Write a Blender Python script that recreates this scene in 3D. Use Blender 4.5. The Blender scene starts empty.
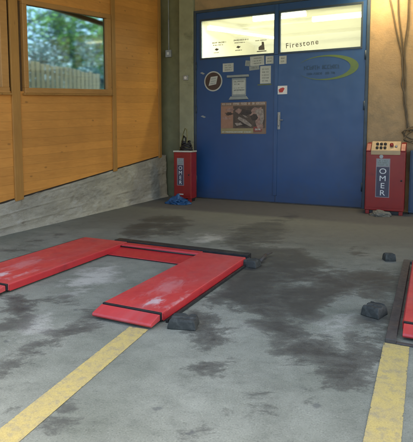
import bpy, bmesh, math, random
import numpy as np
from mathutils import Vector, Matrix, noise as mnoise

S = bpy.context.scene
COL = S.collection
R = math.radians

# ------------------------------------------------------------------ camera
cam = bpy.data.cameras.new('camera')
co = bpy.data.objects.new('camera', cam); COL.objects.link(co); S.camera = co
co.location = (0, 0, 1.55)
co.rotation_euler = (R(90 - 5.14), 0, R(25.3))
cam.sensor_fit = 'VERTICAL'
cam.sensor_height = 24.0
cam.lens = 24.0 * 478.0 / 442.0
cam.shift_y = -45.0 / 442.0
cam.clip_start = 0.05
cam.clip_end = 2000

# ------------------------------------------------------------------ sky, sun, exposure
SUN_EL, SUN_AZ = 52.0, 35.0            # azimuth measured from +Y towards +X
w = bpy.data.worlds.new('World'); S.world = w; w.use_nodes = True
nt = w.node_tree; nt.nodes.clear()
sky = nt.nodes.new('ShaderNodeTexSky'); sky.sky_type = 'NISHITA'; sky.sun_disc = False
sky.sun_elevation = R(SUN_EL); sky.sun_rotation = R(SUN_AZ)
sky.air_density = 1.0; sky.dust_density = 7.0; sky.ozone_density = 1.0
bg = nt.nodes.new('ShaderNodeBackground'); bg.inputs[1].default_value = 0.15
wo = nt.nodes.new('ShaderNodeOutputWorld')
nt.links.new(sky.outputs[0], bg.inputs[0]); nt.links.new(bg.outputs[0], wo.inputs[0])
sl = bpy.data.lights.new('sun', 'SUN'); sl.energy = 3.0; sl.angle = R(0.6); sl.color = (1, .95, .86)
so = bpy.data.objects.new('sun', sl); COL.objects.link(so)
sd = Vector((math.sin(R(SUN_AZ)) * math.cos(R(SUN_EL)), math.cos(R(SUN_AZ)) * math.cos(R(SUN_EL)), math.sin(R(SUN_EL))))
so.rotation_euler = sd.to_track_quat('Z', 'Y').to_euler()
S.view_settings.view_transform = 'Standard'; S.view_settings.look = 'None'
S.view_settings.exposure = 2.65; S.view_settings.gamma = 1.0
S.view_settings.use_curve_mapping = False
S.render.engine = 'CYCLES'
S.cycles.use_denoising = True
S.cycles.max_bounces = 8

# ------------------------------------------------------------------ helpers
class MB:
    """collects simple shapes in one bmesh"""
    def __init__(s): s.bm = bmesh.new()
    def box(s, x0, x1, y0, y1, z0, z1):
        v = [s.bm.verts.new(p) for p in ((x0,y0,z0),(x1,y0,z0),(x1,y1,z0),(x0,y1,z0),(x0,y0,z1),(x1,y0,z1),(x1,y1,z1),(x0,y1,z1))]
        for f in ((3,2,1,0),(4,5,6,7),(0,1,5,4),(1,2,6,5),(2,3,7,6),(3,0,4,7)): s.bm.faces.new([v[i] for i in f])
        return s
    def prism(s, pts, a, b, axis='y'):
        """polygon pts extruded from a to b along an axis; pts are in the other two axes"""
        def P(p, t): return {'x': (t, p[0], p[1]), 'y': (p[0], t, p[1]), 'z': (p[0], p[1], t)}[axis]
        lo = [s.bm.verts.new(P(p, a)) for p in pts]; hi = [s.bm.verts.new(P(p, b)) for p in pts]
        n = len(pts)
        s.bm.faces.new(lo); s.bm.faces.new(hi[::-1])
        for i in range(n): s.bm.faces.new((lo[i], hi[i], hi[(i+1) % n], lo[(i+1) % n]))
        return s
    def tube(s, pts, r, n=8, r1=None):
        pts = [Vector(p) for p in pts]; rings = []
        up0 = Vector((0.31, 0.2, 0.93)).normalized()
        for i, p in enumerate(pts):
            t = (pts[min(i+1, len(pts)-1)] - pts[max(i-1, 0)]).normalized()
            a = t.cross(up0)
            if a.length < 1e-3: a = t.cross(Vector((1, 0, 0)))
            a.normalize(); b = t.cross(a)
            rr = r if r1 is None else r + (r1 - r) * i / (len(pts) - 1)
            rings.append([s.bm.verts.new(p + (a*math.cos(k*2*math.pi/n) + b*math.sin(k*2*math.pi/n))*rr) for k in range(n)])
        for i in range(len(rings)-1):
            for k in range(n): s.bm.faces.new((rings[i][k], rings[i][(k+1) % n], rings[i+1][(k+1) % n], rings[i+1][k]))
        s.bm.faces.new(rings[0][::-1]); s.bm.faces.new(rings[-1])
        return s
    def cyl(s, c0, c1, r, n=20): return s.tube([c0, c1], r, n)
    def build(s, name, m, parent=None, bevel=0, smooth=False, seg=2, shift=None):
        bmesh.ops.recalc_face_normals(s.bm, faces=s.bm.faces)
        if shift: bmesh.ops.translate(s.bm, verts=s.bm.verts, vec=shift)
        me = bpy.data.meshes.new(name); s.bm.to_mesh(me); s.bm.free()
        return link(name, me, m, parent, bevel, smooth, seg)

def link(name, me, m, parent=None, bevel=0, smooth=False, seg=2):
    o = bpy.data.objects.new(name, me); COL.objects.link(o)
    if m: me.materials.append(m)
    if parent: o.parent = parent
    if smooth: me.polygons.foreach_set('use_smooth', [True]*len(me.polygons))
    if bevel:
        b = o.modifiers.new('bevel', 'BEVEL'); b.width = bevel; b.segments = seg; b.limit_method = 'ANGLE'
        b.harden_normals = False
    return o

def tag(o, label=None, cat=None, group=None, kind=None):
    if label: o['label'] = label
    if cat: o['category'] = cat
    if group: o['group'] = group
    if kind: o['kind'] = kind
    return o

def thing(name, loc, label, cat, group=None, rz=0):
    o = bpy.data.objects.new(name, None); COL.objects.link(o)
    o.location = loc; o.rotation_euler = (0, 0, rz); o.empty_display_size = .1
    return tag(o, label, cat, group)

def text(s, x, y, z, size, m, name, parent=None, align='LEFT', sx=1.0, ry=0.0, spacing=1.0, thick=.0012, bold=0.0):
    """lettering standing upright, read from -Y"""
    cu = bpy.data.curves.new(name, 'FONT'); cu.body = s; cu.size = size; cu.align_x = align
    cu.space_character = spacing; cu.extrude = thick; cu.offset = bold
    t = bpy.data.objects.new(name, cu); COL.objects.link(t)
    dg = bpy.context.evaluated_depsgraph_get()
    me = bpy.data.meshes.new_from_object(t.evaluated_get(dg))
    bpy.data.objects.remove(t); bpy.data.curves.remove(cu)
    me.transform(Matrix.Translation((x, y, z)) @ Matrix.Rotation(ry, 4, 'Y') @ Matrix.Rotation(R(90), 4, 'X') @ Matrix.Diagonal((sx, 1, 1, 1)))
    return link(name, me, m, parent)

def scribble(mb, x0, x1, y, z, h, seed, th=.0015):
    """a line of lettering too small to read"""
    rnd = random.Random(seed); x = x0
    while x < x1 - h*.4:
        wd = h*rnd.uniform(.30, .62)
        if rnd.random() < .14: x += h*.6; continue
        st = h*.20
        mb.box(x, x+st, y-th, y, z, z+h)
        k = rnd.random()
        if k < .7: mb.box(x+st, x+wd, y-th, y, z+h-st, z+h)
        if k > .3: mb.box(x+st, x+wd, y-th, y, z+h*.42, z+h*.42+st)
        if k < .5 or k > .8: mb.box(x+st, x+wd, y-th, y, z, z+st)
        if rnd.random() < .45: mb.box(x+wd-st*.5, x+wd+st*.5, y-th*1.05, y, z+st, z+h-st)
        x += wd + h*.16
    return mb

# ------------------------------------------------------------------ materials
class NT:
    def __init__(s, name):
        s.m = bpy.data.materials.new(name); s.m.use_nodes = True
        s.t = s.m.node_tree; s.b = s.t.nodes['Principled BSDF']; s.out = s.t.nodes['Material Output']
        s.co = s.t.nodes.new('ShaderNodeTexCoord')
    def n(s, kind, **kw):
        x = s.t.nodes.new(kind)
        for k, v in kw.items(): setattr(x, k, v)
        return x
    def l(s, a, b): s.t.links.new(a, b)
    def coord(s, scale=(1, 1, 1), src='Object', loc=(0, 0, 0)):
        mp = s.n('ShaderNodeMapping'); mp.inputs['Scale'].default_value = scale; mp.inputs['Location'].default_value = loc
        s.l(s.co.outputs[src], mp.inputs[0]); return mp.outputs[0]
    def noise(s, scale, vec=None, detail=6, rough=.6, dist=0):
        x = s.n('ShaderNodeTexNoise'); x.inputs['Scale'].default_value = scale; x.inputs['Detail'].default_value = detail
        x.inputs['Roughness'].default_value = rough; x.inputs['Distortion'].default_value = dist
        s.l(vec if vec is not None else s.co.outputs['Object'], x.inputs['Vector']); return x.outputs['Fac']
    def ramp(s, fac, stops):
        x = s.n('ShaderNodeValToRGB'); e = x.color_ramp.elements
        while len(e) < len(stops): e.new(.5)
        for i, (p, c) in enumerate(stops):
            e[i].position = p; e[i].color = (c if len(c) == 4 else (*c, 1)) if not isinstance(c, (int, float)) else (c, c, c, 1)
        s.l(fac, x.inputs[0]); return x.outputs[0]
    def mix(s, fac, a, b, mode='MIX'):
        x = s.n('ShaderNodeMix', data_type='RGBA', blend_type=mode)
        for sock, v in ((x.inputs[0], fac), (x.inputs[6], a), (x.inputs[7], b)):
            if isinstance(v, (int, float)): sock.default_value = v
            elif isinstance(v, tuple): sock.default_value = (*v, 1)
            else: s.l(v, sock)
        return x.outputs[2]
    def math(s, op, a, b=None):
        x = s.n('ShaderNodeMath', operation=op)
        for i, v in enumerate((a, b)):
            if v is None: continue
            if isinstance(v, (int, float)): x.inputs[i].default_value = v
            else: s.l(v, x.inputs[i])
        return x.outputs[0]
    def bump(s, h, strength=.3, dist=.01):
        x = s.n('ShaderNodeBump'); x.inputs['Strength'].default_value = strength; x.inputs['Distance'].default_value = dist
        s.l(h, x.inputs['Height']); s.l(x.outputs[0], s.b.inputs['Normal'])
    def set(s, base=None, rough=None, metal=None, spec=None):
        for k, v in (('Base Color', base), ('Roughness', rough), ('Metallic', metal), ('Specular IOR Level', spec)):
            if v is None: continue
            if isinstance(v, (int, float)): s.b.inputs[k].default_value = v
            elif isinstance(v, tuple): s.b.inputs[k].default_value = (*v, 1)
            else: s.l(v, s.b.inputs[k])
        return s.m

def simple(name, c1, c2=None, scale=6, rough=.6, metal=0, bump=.15, bdist=.004, stretch=(1, 1, 1), dirt=None, dscale=2.5, dlo=.55, dhi=.75):
    """two-tone noise with a finer speckle and worn patches"""
    k = NT(name); c2 = c2 or tuple(x*.7 for x in c1)
    v = k.coord(stretch)
    f = k.ramp(k.noise(scale, v, 8, .65), [(.32, 0.), (.68, 1.)])
    col = k.mix(f, c1, c2)
    if dirt:
        d = k.ramp(k.noise(dscale, k.coord((1, 1, 1), loc=(3.1, 1.7, .4)), 9, .7, .6), [(dlo, 0.), (dhi, 1.)])
        col = k.mix(d, col, dirt)
    rr = k.ramp(k.noise(scale*2.3, v, 4), [(.3, rough*.8), (.7, min(1, rough*1.2))])
    if bump: k.bump(k.noise(scale*9, v, 5), bump, bdist)
    return k.set(col, rr, metal)

def emit(name, c, s):
    k = NT(name); k.b.inputs['Base Color'].default_value = (*c, 1)
    k.b.inputs['Emission Color'].default_value = (*c, 1); k.b.inputs['Emission Strength'].default_value = s
    return k.m

M = {}
M['blue'] = None
def door_mat():
    k = NT('blue_door_paint')
    base = k.mix(k.ramp(k.noise(1.3, None, 8, .7, .3), [(.35, 0.), (.7, 1.)]), (.009, .056, .172), (.013, .068, .20))
    # rain streaks and chips
    st = k.ramp(k.noise(1, k.coord((14, 14, .7)), 7, .65), [(.55, 0.), (.75, 1.)])
    base = k.mix(k.math('MULTIPLY', st, .35), base, (.035, .075, .13))
    ch = k.ramp(k.noise(26, None, 6, .7), [(.70, 0.), (.74, 1.)])
    base = k.mix(k.math('MULTIPLY', ch, .5), base, (.10, .13, .17))
    sm = k.ramp(k.noise(4, None, 9, .75, 1.), [(.60, 0.), (.72, 1.)])
    base = k.mix(k.math('MULTIPLY', sm, .25), base, (.012, .03, .07))
    scr = k.ramp(k.noise(1, k.coord((3, 3, 55), loc=(.3, 0, 0)), 4, .8, 2.), [(.68, 0.), (.72, 1.)])
    base = k.mix(k.math('MULTIPLY', scr, .35), base, (.06, .11, .19))
    sep = k.n('ShaderNodeSeparateXYZ'); k.l(k.co.outputs['Object'], sep.inputs[0])
    low = k.n('ShaderNodeMapRange'); low.inputs[1].default_value = .55; low.inputs[2].default_value = .0
    k.l(k.math('ADD', sep.outputs[2], k.math('MULTIPLY', k.math('SUBTRACT', k.noise(3.5, None, 9, .75), .5), .9)), low.inputs[0])
    base = k.mix(k.math('MULTIPLY', low.outputs[0], .5), base, (.045, .05, .055))     # splashed mud along the foot
    k.bump(k.noise(.9, None, 2), .4, .04)
    k.b.inputs['Coat Weight'].default_value = .25; k.b.inputs['Coat Roughness'].default_value = .22
    return k.set(base, k.ramp(k.noise(5, None, 5), [(.3, .38), (.7, .55)]))
M['door'] = door_mat()
M['door_frame'] = simple('door_frame_paint', (.035, .065, .10), (.03, .045, .06), 5, .5)
M['wall'] = simple('tan_render', (.40, .28, .145), (.31, .22, .12), 3.5, .9, bump=.5, bdist=.01, dirt=(.16, .14, .09), dscale=1.6, dlo=.52, dhi=.8)
M['pillar'] = simple('olive_concrete', (.31, .32, .20), (.24, .25, .155), 4, .9, bump=.5, bdist=.01, dirt=(.12, .125, .07), dscale=2.2)
M['recess'] = simple('olive_corner_shade', (.19, .185, .09), (.14, .14, .07), 4, .85, bump=.4)  # corner shading put into a darker olive
M['white_in'] = simple('white_interior', (.80, .79, .72), (.74, .73, .66), 2, .8)
M['red'] = simple('red_lift_paint', (.50, .028, .030), (.40, .022, .026), 5, .42, bump=.2, dirt=(.20, .020, .022), dscale=3)
M['red_cab'] = simple('red_cabinet_enamel', (.26, .014, .010), (.215, .012, .009), 4, .38, bump=.08, dirt=(.14, .012, .010), dscale=3.5)
M['cream'] = simple('cream_panel', (.44, .31, .155), (.38, .27, .14), 6, .5)
M['creamstrip'] = simple('pale_trim', (.55, .55, .44), (.45, .45, .36), 6, .5)
M['black'] = simple('black_rubber', (.012, .012, .012), (.02, .02, .02), 12, .6)
M['rubber'] = simple('dark_green_rubber', (.020, .023, .018), (.034, .037, .030), 9, .8, bump=.6, dirt=(.075, .078, .066), dscale=9, dlo=.50, dhi=.75)
M['steel'] = simple('dirty_steel', (.085, .078, .068), (.055, .05, .045), 10, .65, .3, bump=.5, dirt=(.12, .07, .04), dscale=6)
M['pit'] = simple('oily_steel', (.012, .013, .014), (.03, .03, .028), 8, .5, .2, bump=.4)
M['white'] = simple('white_print', (.72, .72, .68), (.66, .66, .62), 8, .6, bump=0)
M['paper'] = simple('old_paper', (.50, .52, .46), (.42, .45, .40), 14, .8, bump=.1)
M['greypaper'] = simple('grey_paper', (.30, .33, .31), (.24, .28, .27), 12, .8, bump=.1)
M['ink'] = simple('dark_ink', (.16, .17, .15), (.22, .23, .20), 20, .7, bump=0)
M['navy'] = simple('label_navy', (.045, .045, .07), (.06, .055, .08), 10, .5, bump=0)
M['grey'] = simple('galvanised', (.36, .37, .36), (.28, .29, .28), 10, .5, .2)
M['lime'] = simple('lime_decal', (.115, .175, .035), (.08, .14, .05), 9, .5, bump=0)
M['limedark'] = simple('dark_decal', (.010, .045, .105), (.012, .05, .11), 9, .5, bump=0)
M['brown'] = simple('brown_print', (.055, .032, .022), (.075, .045, .03), 9, .6, bump=0)
M['blueplastic'] = simple('blue_plastic', (.016, .085, .20), (.013, .065, .15), 8, .45, bump=.3)
M['stone'] = simple('pale_stone', (.19, .175, .13), (.12, .115, .085), 12, .85, bump=.6)
M['hose'] = simple('olive_hose', (.20, .19, .06), (.15, .14, .05), 8, .5)
M['cable'] = simple('dusty_cable', (.13, .095, .05), (.09, .07, .04), 10, .6)
M['tube'] = emit('fluorescent_tube', (1, .98, .80), 1.1)
M['bulb'] = emit('lamp_glass_lit', (1, .86, .55), 5)
M['locker'] = simple('grey_blue_metal', (.035, .075, .13), (.03, .06, .10), 5, .5)

def wood_mat(name, c1, c2, axis, k_=1.0):
    """planks run along Y on the cabin; grain stretched along the given axis, tone per plank from the mesh attribute"""
    k = NT(name)
    sc = {'y': (9, .9, 9), 'z': (9, 9, .7)}[axis]
    at = k.n('ShaderNodeAttribute', attribute_name='tone')
    off = k.n('ShaderNodeVectorMath', operation='ADD')
    cx = k.n('ShaderNodeCombineXYZ'); 
    k.l(k.math('MULTIPLY', at.outputs['Fac'], 37.), cx.inputs[1]); k.l(k.math('MULTIPLY', at.outputs['Fac'], 11.), cx.inputs[2])
    k.l(k.co.outputs['Object'], off.inputs[0]); k.l(cx.outputs[0], off.inputs[1])
    mp = k.n('ShaderNodeMapping'); mp.inputs['Scale'].default_value = sc; k.l(off.outputs[0], mp.inputs[0])
    g = k.noise(2.2, mp.outputs[0], 8, .7, 1.2)
    col = k.mix(k.ramp(g, [(.3, 0.), (.7, 1.)]), c1, c2)
    fine = k.ramp(k.noise(9, mp.outputs[0], 5, .7, .4), [(.45, 0.), (.75, 1.)])
    col = k.mix(k.math('MULTIPLY', fine, .22), col, tuple(x*.55 for x in c2))
    # knots
    vo = k.n('ShaderNodeTexVoronoi'); vo.inputs['Scale'].default_value = 1.0; vo.inputs['Randomness'].default_value = 1
    m2 = k.n('ShaderNodeMapping'); m2.inputs['Scale'].default_value = {'y': (.01, 2.6, 5.2), 'z': (5, 5, 2)}[axis]
    k.l(off.outputs[0], m2.inputs[0]); k.l(m2.outputs[0], vo.inputs['Vector'])
    kn = k.ramp(vo.outputs['Distance'], [(.05, 1.), (.11, 0.)])
    col = k.mix(k.math('MULTIPLY', kn, .42), col, (.075, .028, .008))
    tn = k.ramp(at.outputs['Fac'], [(0., .90), (1., 1.06)])
    col = k.mix(1., col, tn, 'MULTIPLY')
    big = k.ramp(k.noise(.9, None, 6, .6), [(.35, .86), (.7, 1.06)])
    col = k.mix(1., col, big, 'MULTIPLY')
    k.bump(g, .12, .004)
    return k.set(col, .5)
M['plank'] = wood_mat('varnished_planks', (.68, .310, .062), (.57, .240, .044), 'y')
M['lath'] = wood_mat('varnished_lath', (.44, .225, .050), (.36, .17, .036), 'z')
M['sash'] = wood_mat('varnished_sash', (.47, .24, .065), (.40, .19, .045), 'y')
M['fence'] = wood_mat('pale_fence_wood', (.15, .105, .045), (.10, .07, .03), 'z')

def glass_mat(name, tint=(.9, .95, .95), refl=1.0, dust=0.):
    k = NT(name); k.t.nodes.remove(k.b)
    tr = k.n('ShaderNodeBsdfTransparent'); tr.inputs[0].default_value = (*tint, 1)
    gl = k.n('ShaderNodeBsdfGlossy'); gl.inputs['Roughness'].default_value = .03; gl.inputs[0].default_value = (1, 1, 1, 1)
    fr = k.n('ShaderNodeFresnel'); fr.inputs['IOR'].default_value = 1.5
    mx = k.n('ShaderNodeMixShader'); ge = k.n('ShaderNodeNewGeometry'); k.l(k.math('MULTIPLY', k.math('MULTIPLY', fr.outputs[0], refl), k.math('SUBTRACT', 1., ge.outputs['Backfacing'])), mx.inputs[0])
    dt = k.n('ShaderNodeMixShader'); tl = k.n('ShaderNodeBsdfTranslucent'); tl.inputs[0].default_value = (.8, .8, .72, 1)
    dt.inputs[0].default_value = dust; k.l(tr.outputs[0], dt.inputs[1]); k.l(tl.outputs[0], dt.inputs[2])
    if dust: k.l(k.ramp(k.noise(2.5, None, 8, .7, .5), [(.3, dust*.9), (.7, dust*1.1)]), dt.inputs[0])
    k.l(dt.outputs[0], mx.inputs[1]); k.l(gl.outputs[0], mx.inputs[2]); k.l(mx.outputs[0], k.out.inputs[0])
    return k.m
def murky_glass():
    k = NT('murky_glass'); k.t.nodes.remove(k.b)
    rf = k.n('ShaderNodeBsdfRefraction'); rf.inputs['IOR'].default_value = 1.16; rf.inputs['Roughness'].default_value = .10; rf.inputs[0].default_value = (.58, .74, .80, 1)
    gl = k.n('ShaderNodeBsdfGlossy'); gl.inputs['Roughness'].default_value = .05
    fr = k.n('ShaderNodeFresnel'); fr.inputs['IOR'].default_value = 1.5; ge = k.n('ShaderNodeNewGeometry'); mx = k.n('ShaderNodeMixShader')
    k.l(k.math('MULTIPLY', k.math('MULTIPLY', fr.outputs[0], 1.3), k.math('SUBTRACT', 1., ge.outputs['Backfacing'])), mx.inputs[0])
    k.l(rf.outputs[0], mx.inputs[1]); k.l(gl.outputs[0], mx.inputs[2]); k.l(mx.outputs[0], k.out.inputs[0]); return k.m
M['glass'] = murky_glass()
M['transom_glass'] = glass_mat('transom_glass', (.93, .95, .86), .6, .12)

# ------------------------------------------------------------------ floor
WET = [(1,[(-1.99,5.12),(-1.92,4.52),(-1.89,3.99),(-1.74,3.8),(-1.67,3.95),(-1.49,3.84),(-1.29,3.65),(-1.13,3.55),(-1.01,3.4),(-1.0,3.22),(-0.83,3.08),(-0.7,3.12),(-0.6,3.02),(-0.5,2.89),(-0.38,2.97),(-0.28,3.11),(-0.26,3.4),(-0.25,4.03),(-0.26,4.67),(-0.26,5.42),(-0.5,5.73),(-0.85,5.48),(-1.07,5.75),(-1.54,6.18),(-2.07,6.18),(-2.44,6.13),(-2.23,5.74)]),(-1,[(-0.96,3.81),(-0.79,3.94),(-0.79,4.22),(-0.72,4.67),(-0.61,4.75),(-0.49,4.56),(-0.28,4.54),(-0.29,4.4),(-0.43,4.34),(-0.47,4.04),(-0.39,3.81),(-0.5,3.64),(-0.54,3.47),(-0.68,3.55),(-0.84,3.56)]),(-0.7,[(-1.23,5.3),(-1.08,5.5),(-0.83,5.36),(-0.85,5.18),(-1.07,5.2)]),(-0.8,[(-1.06,5.7),(-0.75,5.99),(-0.35,5.99),(-0.44,5.71),(-0.85,5.52)]),(-0.6,[(-1.23,4.85),(-1.12,4.94),(-1.1,4.76),(-1.19,4.69)]),(-0.6,[(-1.04,4.86),(-0.94,4.91),(-0.93,4.77),(-1.01,4.73)]),(0.9,[(-1.86,3.61),(-1.61,3.55),(-1.39,3.38),(-1.32,3.17),(-1.47,3.05),(-1.69,3.16)]),(0.8,[(-1.4,2.78),(-1.35,2.88),(-1.26,2.82),(-1.24,2.7),(-1.29,2.63),(-1.37,2.69)]),(0.6,[(-1.38,2.97),(-1.26,2.99),(-1.19,2.92),(-1.24,2.87)]),(0.5,[(-1.17,2.81),(-1.12,2.82),(-1.1,2.75),(-1.16,2.76)]),(0.6,[(-1.48,3.06),(-1.39,3.07),(-1.39,3.0),(-1.45,3.0)]),(0.6,[(-0.59,2.73),(-0.55,2.78),(-0.51,2.73),(-0.56,2.67)]),(0.6,[(-0.74,2.45),(-0.66,2.47),(-0.61,2.43),(-0.66,2.37),(-0.72,2.39)]),(0.5,[(-0.65,2.23),(-0.59,2.27),(-0.58,2.21),(-0.65,2.18)]),(0.5,[(-1.09,2.1),(-1.04,2.12),(-1.02,2.06),(-1.06,2.04)]),(0.75,[(-4.72,7.45),(-4.52,7.91),(-3.84,7.52),(-3.46,6.56),(-3.61,6.16),(-3.87,5.88),(-4.06,5.65),(-4.51,6.41)]),(0.8,[(-2.93,7.35),(-2.71,7.85),(-2.36,8.23),(-2.06,7.57),(-1.96,6.64),(-2.04,6.07),(-2.4,6.02),(-2.64,6.04)]),(0.6,[(-1.11,6.51),(-0.88,6.74),(-0.58,6.4),(-0.63,6.16),(-0.91,6.24)]),(0.5,[(-2.58,9.08),(-2.26,8.98),(-2.11,8.13),(-2.33,8.03)]),(0.8,[(-3.78,3.26),(-3.49,3.24),(-3.05,3.05),(-2.94,2.83),(-2.92,2.62),(-2.89,2.47)]),(0.8,[(-3.25,3.25),(-3.08,3.46),(-2.59,3.24),(-2.36,2.97),(-2.43,2.63),(-2.46,2.39),(-2.44,2.18),(-2.43,2.07),(-2.58,2.2),(-2.62,2.49),(-2.6,2.69),(-2.57,3.0),(-2.61,3.15),(-3.01,3.28)]),(0.55,[(-2.71,2.6),(-2.61,2.7),(-2.53,2.53),(-2.56,2.41)]),(0.75,[(-1.77,1.67),(-1.83,1.82),(-1.83,1.95),(-1.69,1.91),(-1.53,1.76)]),(0.5,[(-2.27,1.93),(-2.12,1.89),(-2.02,1.85),(-2.03,1.72)]),(0.45,[(-2.34,2.41),(-2.26,2.55),(-2.11,2.49),(-2.1,2.31)]),(0.5,[(-2.75,2.35),(-3.76,3.02),(-5.15,4.47),(-5.09,5.54),(-4.67,4.04),(-3.91,3.26)]),(0.5,[(-0.91,2.61),(-0.87,2.63),(-0.86,2.58),(-0.9,2.56)])]
PALE = [(1,[(-3.45,3.76),(-3.52,4.21),(-3.39,4.55),(-3.1,4.5),(-2.98,4.13),(-2.98,3.76),(-3.01,3.46),(-3.2,3.46)]),(0.7,[(-3.19,2.95),(-2.98,3.21),(-2.63,3.12),(-2.62,2.72),(-2.64,2.48),(-2.63,2.24),(-2.89,2.47)]),(0.9,[(-3.2,6.2),(-3.15,6.62),(-2.83,6.53),(-2.72,6.82),(-2.59,6.34),(-2.77,6.05),(-2.98,5.95)]),(0.5,[(-1.79,3.78),(-1.68,3.88),(-1.46,3.77),(-1.18,3.53),(-0.99,3.33),(-0.88,3.14),(-1.13,3.12),(-1.34,3.21),(-1.41,3.42)]),(0.6,[(-0.96,3.81),(-0.79,4.22),(-0.69,4.65),(-0.53,4.48),(-0.46,3.93),(-0.56,3.49),(-0.8,3.56)]),(0.5,[(-2.88,3.43),(-2.48,3.29),(-2.49,3.09)])]


def signed(poly, X, Y):
    """signed distance to a polygon, positive inside"""
    P = np.array(poly); d = np.full(X.shape, 1e9); ins = np.zeros(X.shape, bool)
    for i in range(len(P)):
        a = P[i]; b = P[(i+1) % len(P)]; e = b - a; L = (e*e).sum() + 1e-9
        t = np.clip(((X-a[0])*e[0] + (Y-a[1])*e[1]) / L, 0, 1)
        d = np.minimum(d, np.hypot(X-a[0]-t*e[0], Y-a[1]-t*e[1]))
        c = ((a[1] > Y) != (b[1] > Y)) & (X < (b[0]-a[0])*(Y-a[1])/((b[1]-a[1]) if abs(b[1]-a[1]) > 1e-9 else 1e-9) + a[0])
        ins ^= c
    return np.where(ins, d, -d)

def floor_grid():
    xs = np.concatenate([np.arange(-6.3, 1.6, .03), np.arange(1.6, 14, .8)]); ys = np.concatenate([np.arange(-14, 1.0, .8), np.arange(1.0, 10.6, .03)])
    X, Y = np.meshgrid(xs, ys); ny, nx = X.shape
    # the floor is not dead flat
    Z = np.zeros_like(X)
    vs = np.stack([X.ravel(), Y.ravel(), Z.ravel()], 1)
    i = np.arange((ny-1)*(nx-1)); r = i//(nx-1); c = i % (nx-1); a = r*nx+c
    F = np.stack([a, a+1, a+nx+1, a+nx], 1)
    me = bpy.data.meshes.new('concrete_floor')
    me.from_pydata(vs.tolist(), [], F.tolist())
    def field(polys, soft):
        out = np.zeros_like(X)
        for wgt, p in polys:
            sdv = signed(p, X, Y)
            f = np.clip(.5 + sdv/soft, 0, 1)
            if wgt > 0: out = np.maximum(out, f*wgt)
            else: out = out*(1 - f*(-wgt))
        return out
    for nm, arr in (('wet', field(WET, .34)), ('pale', field(PALE, .42))):
        at = me.attributes.new(nm, 'FLOAT', 'POINT'); at.data.foreach_set('value', arr.ravel().astype(np.float32))
    return me

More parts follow.
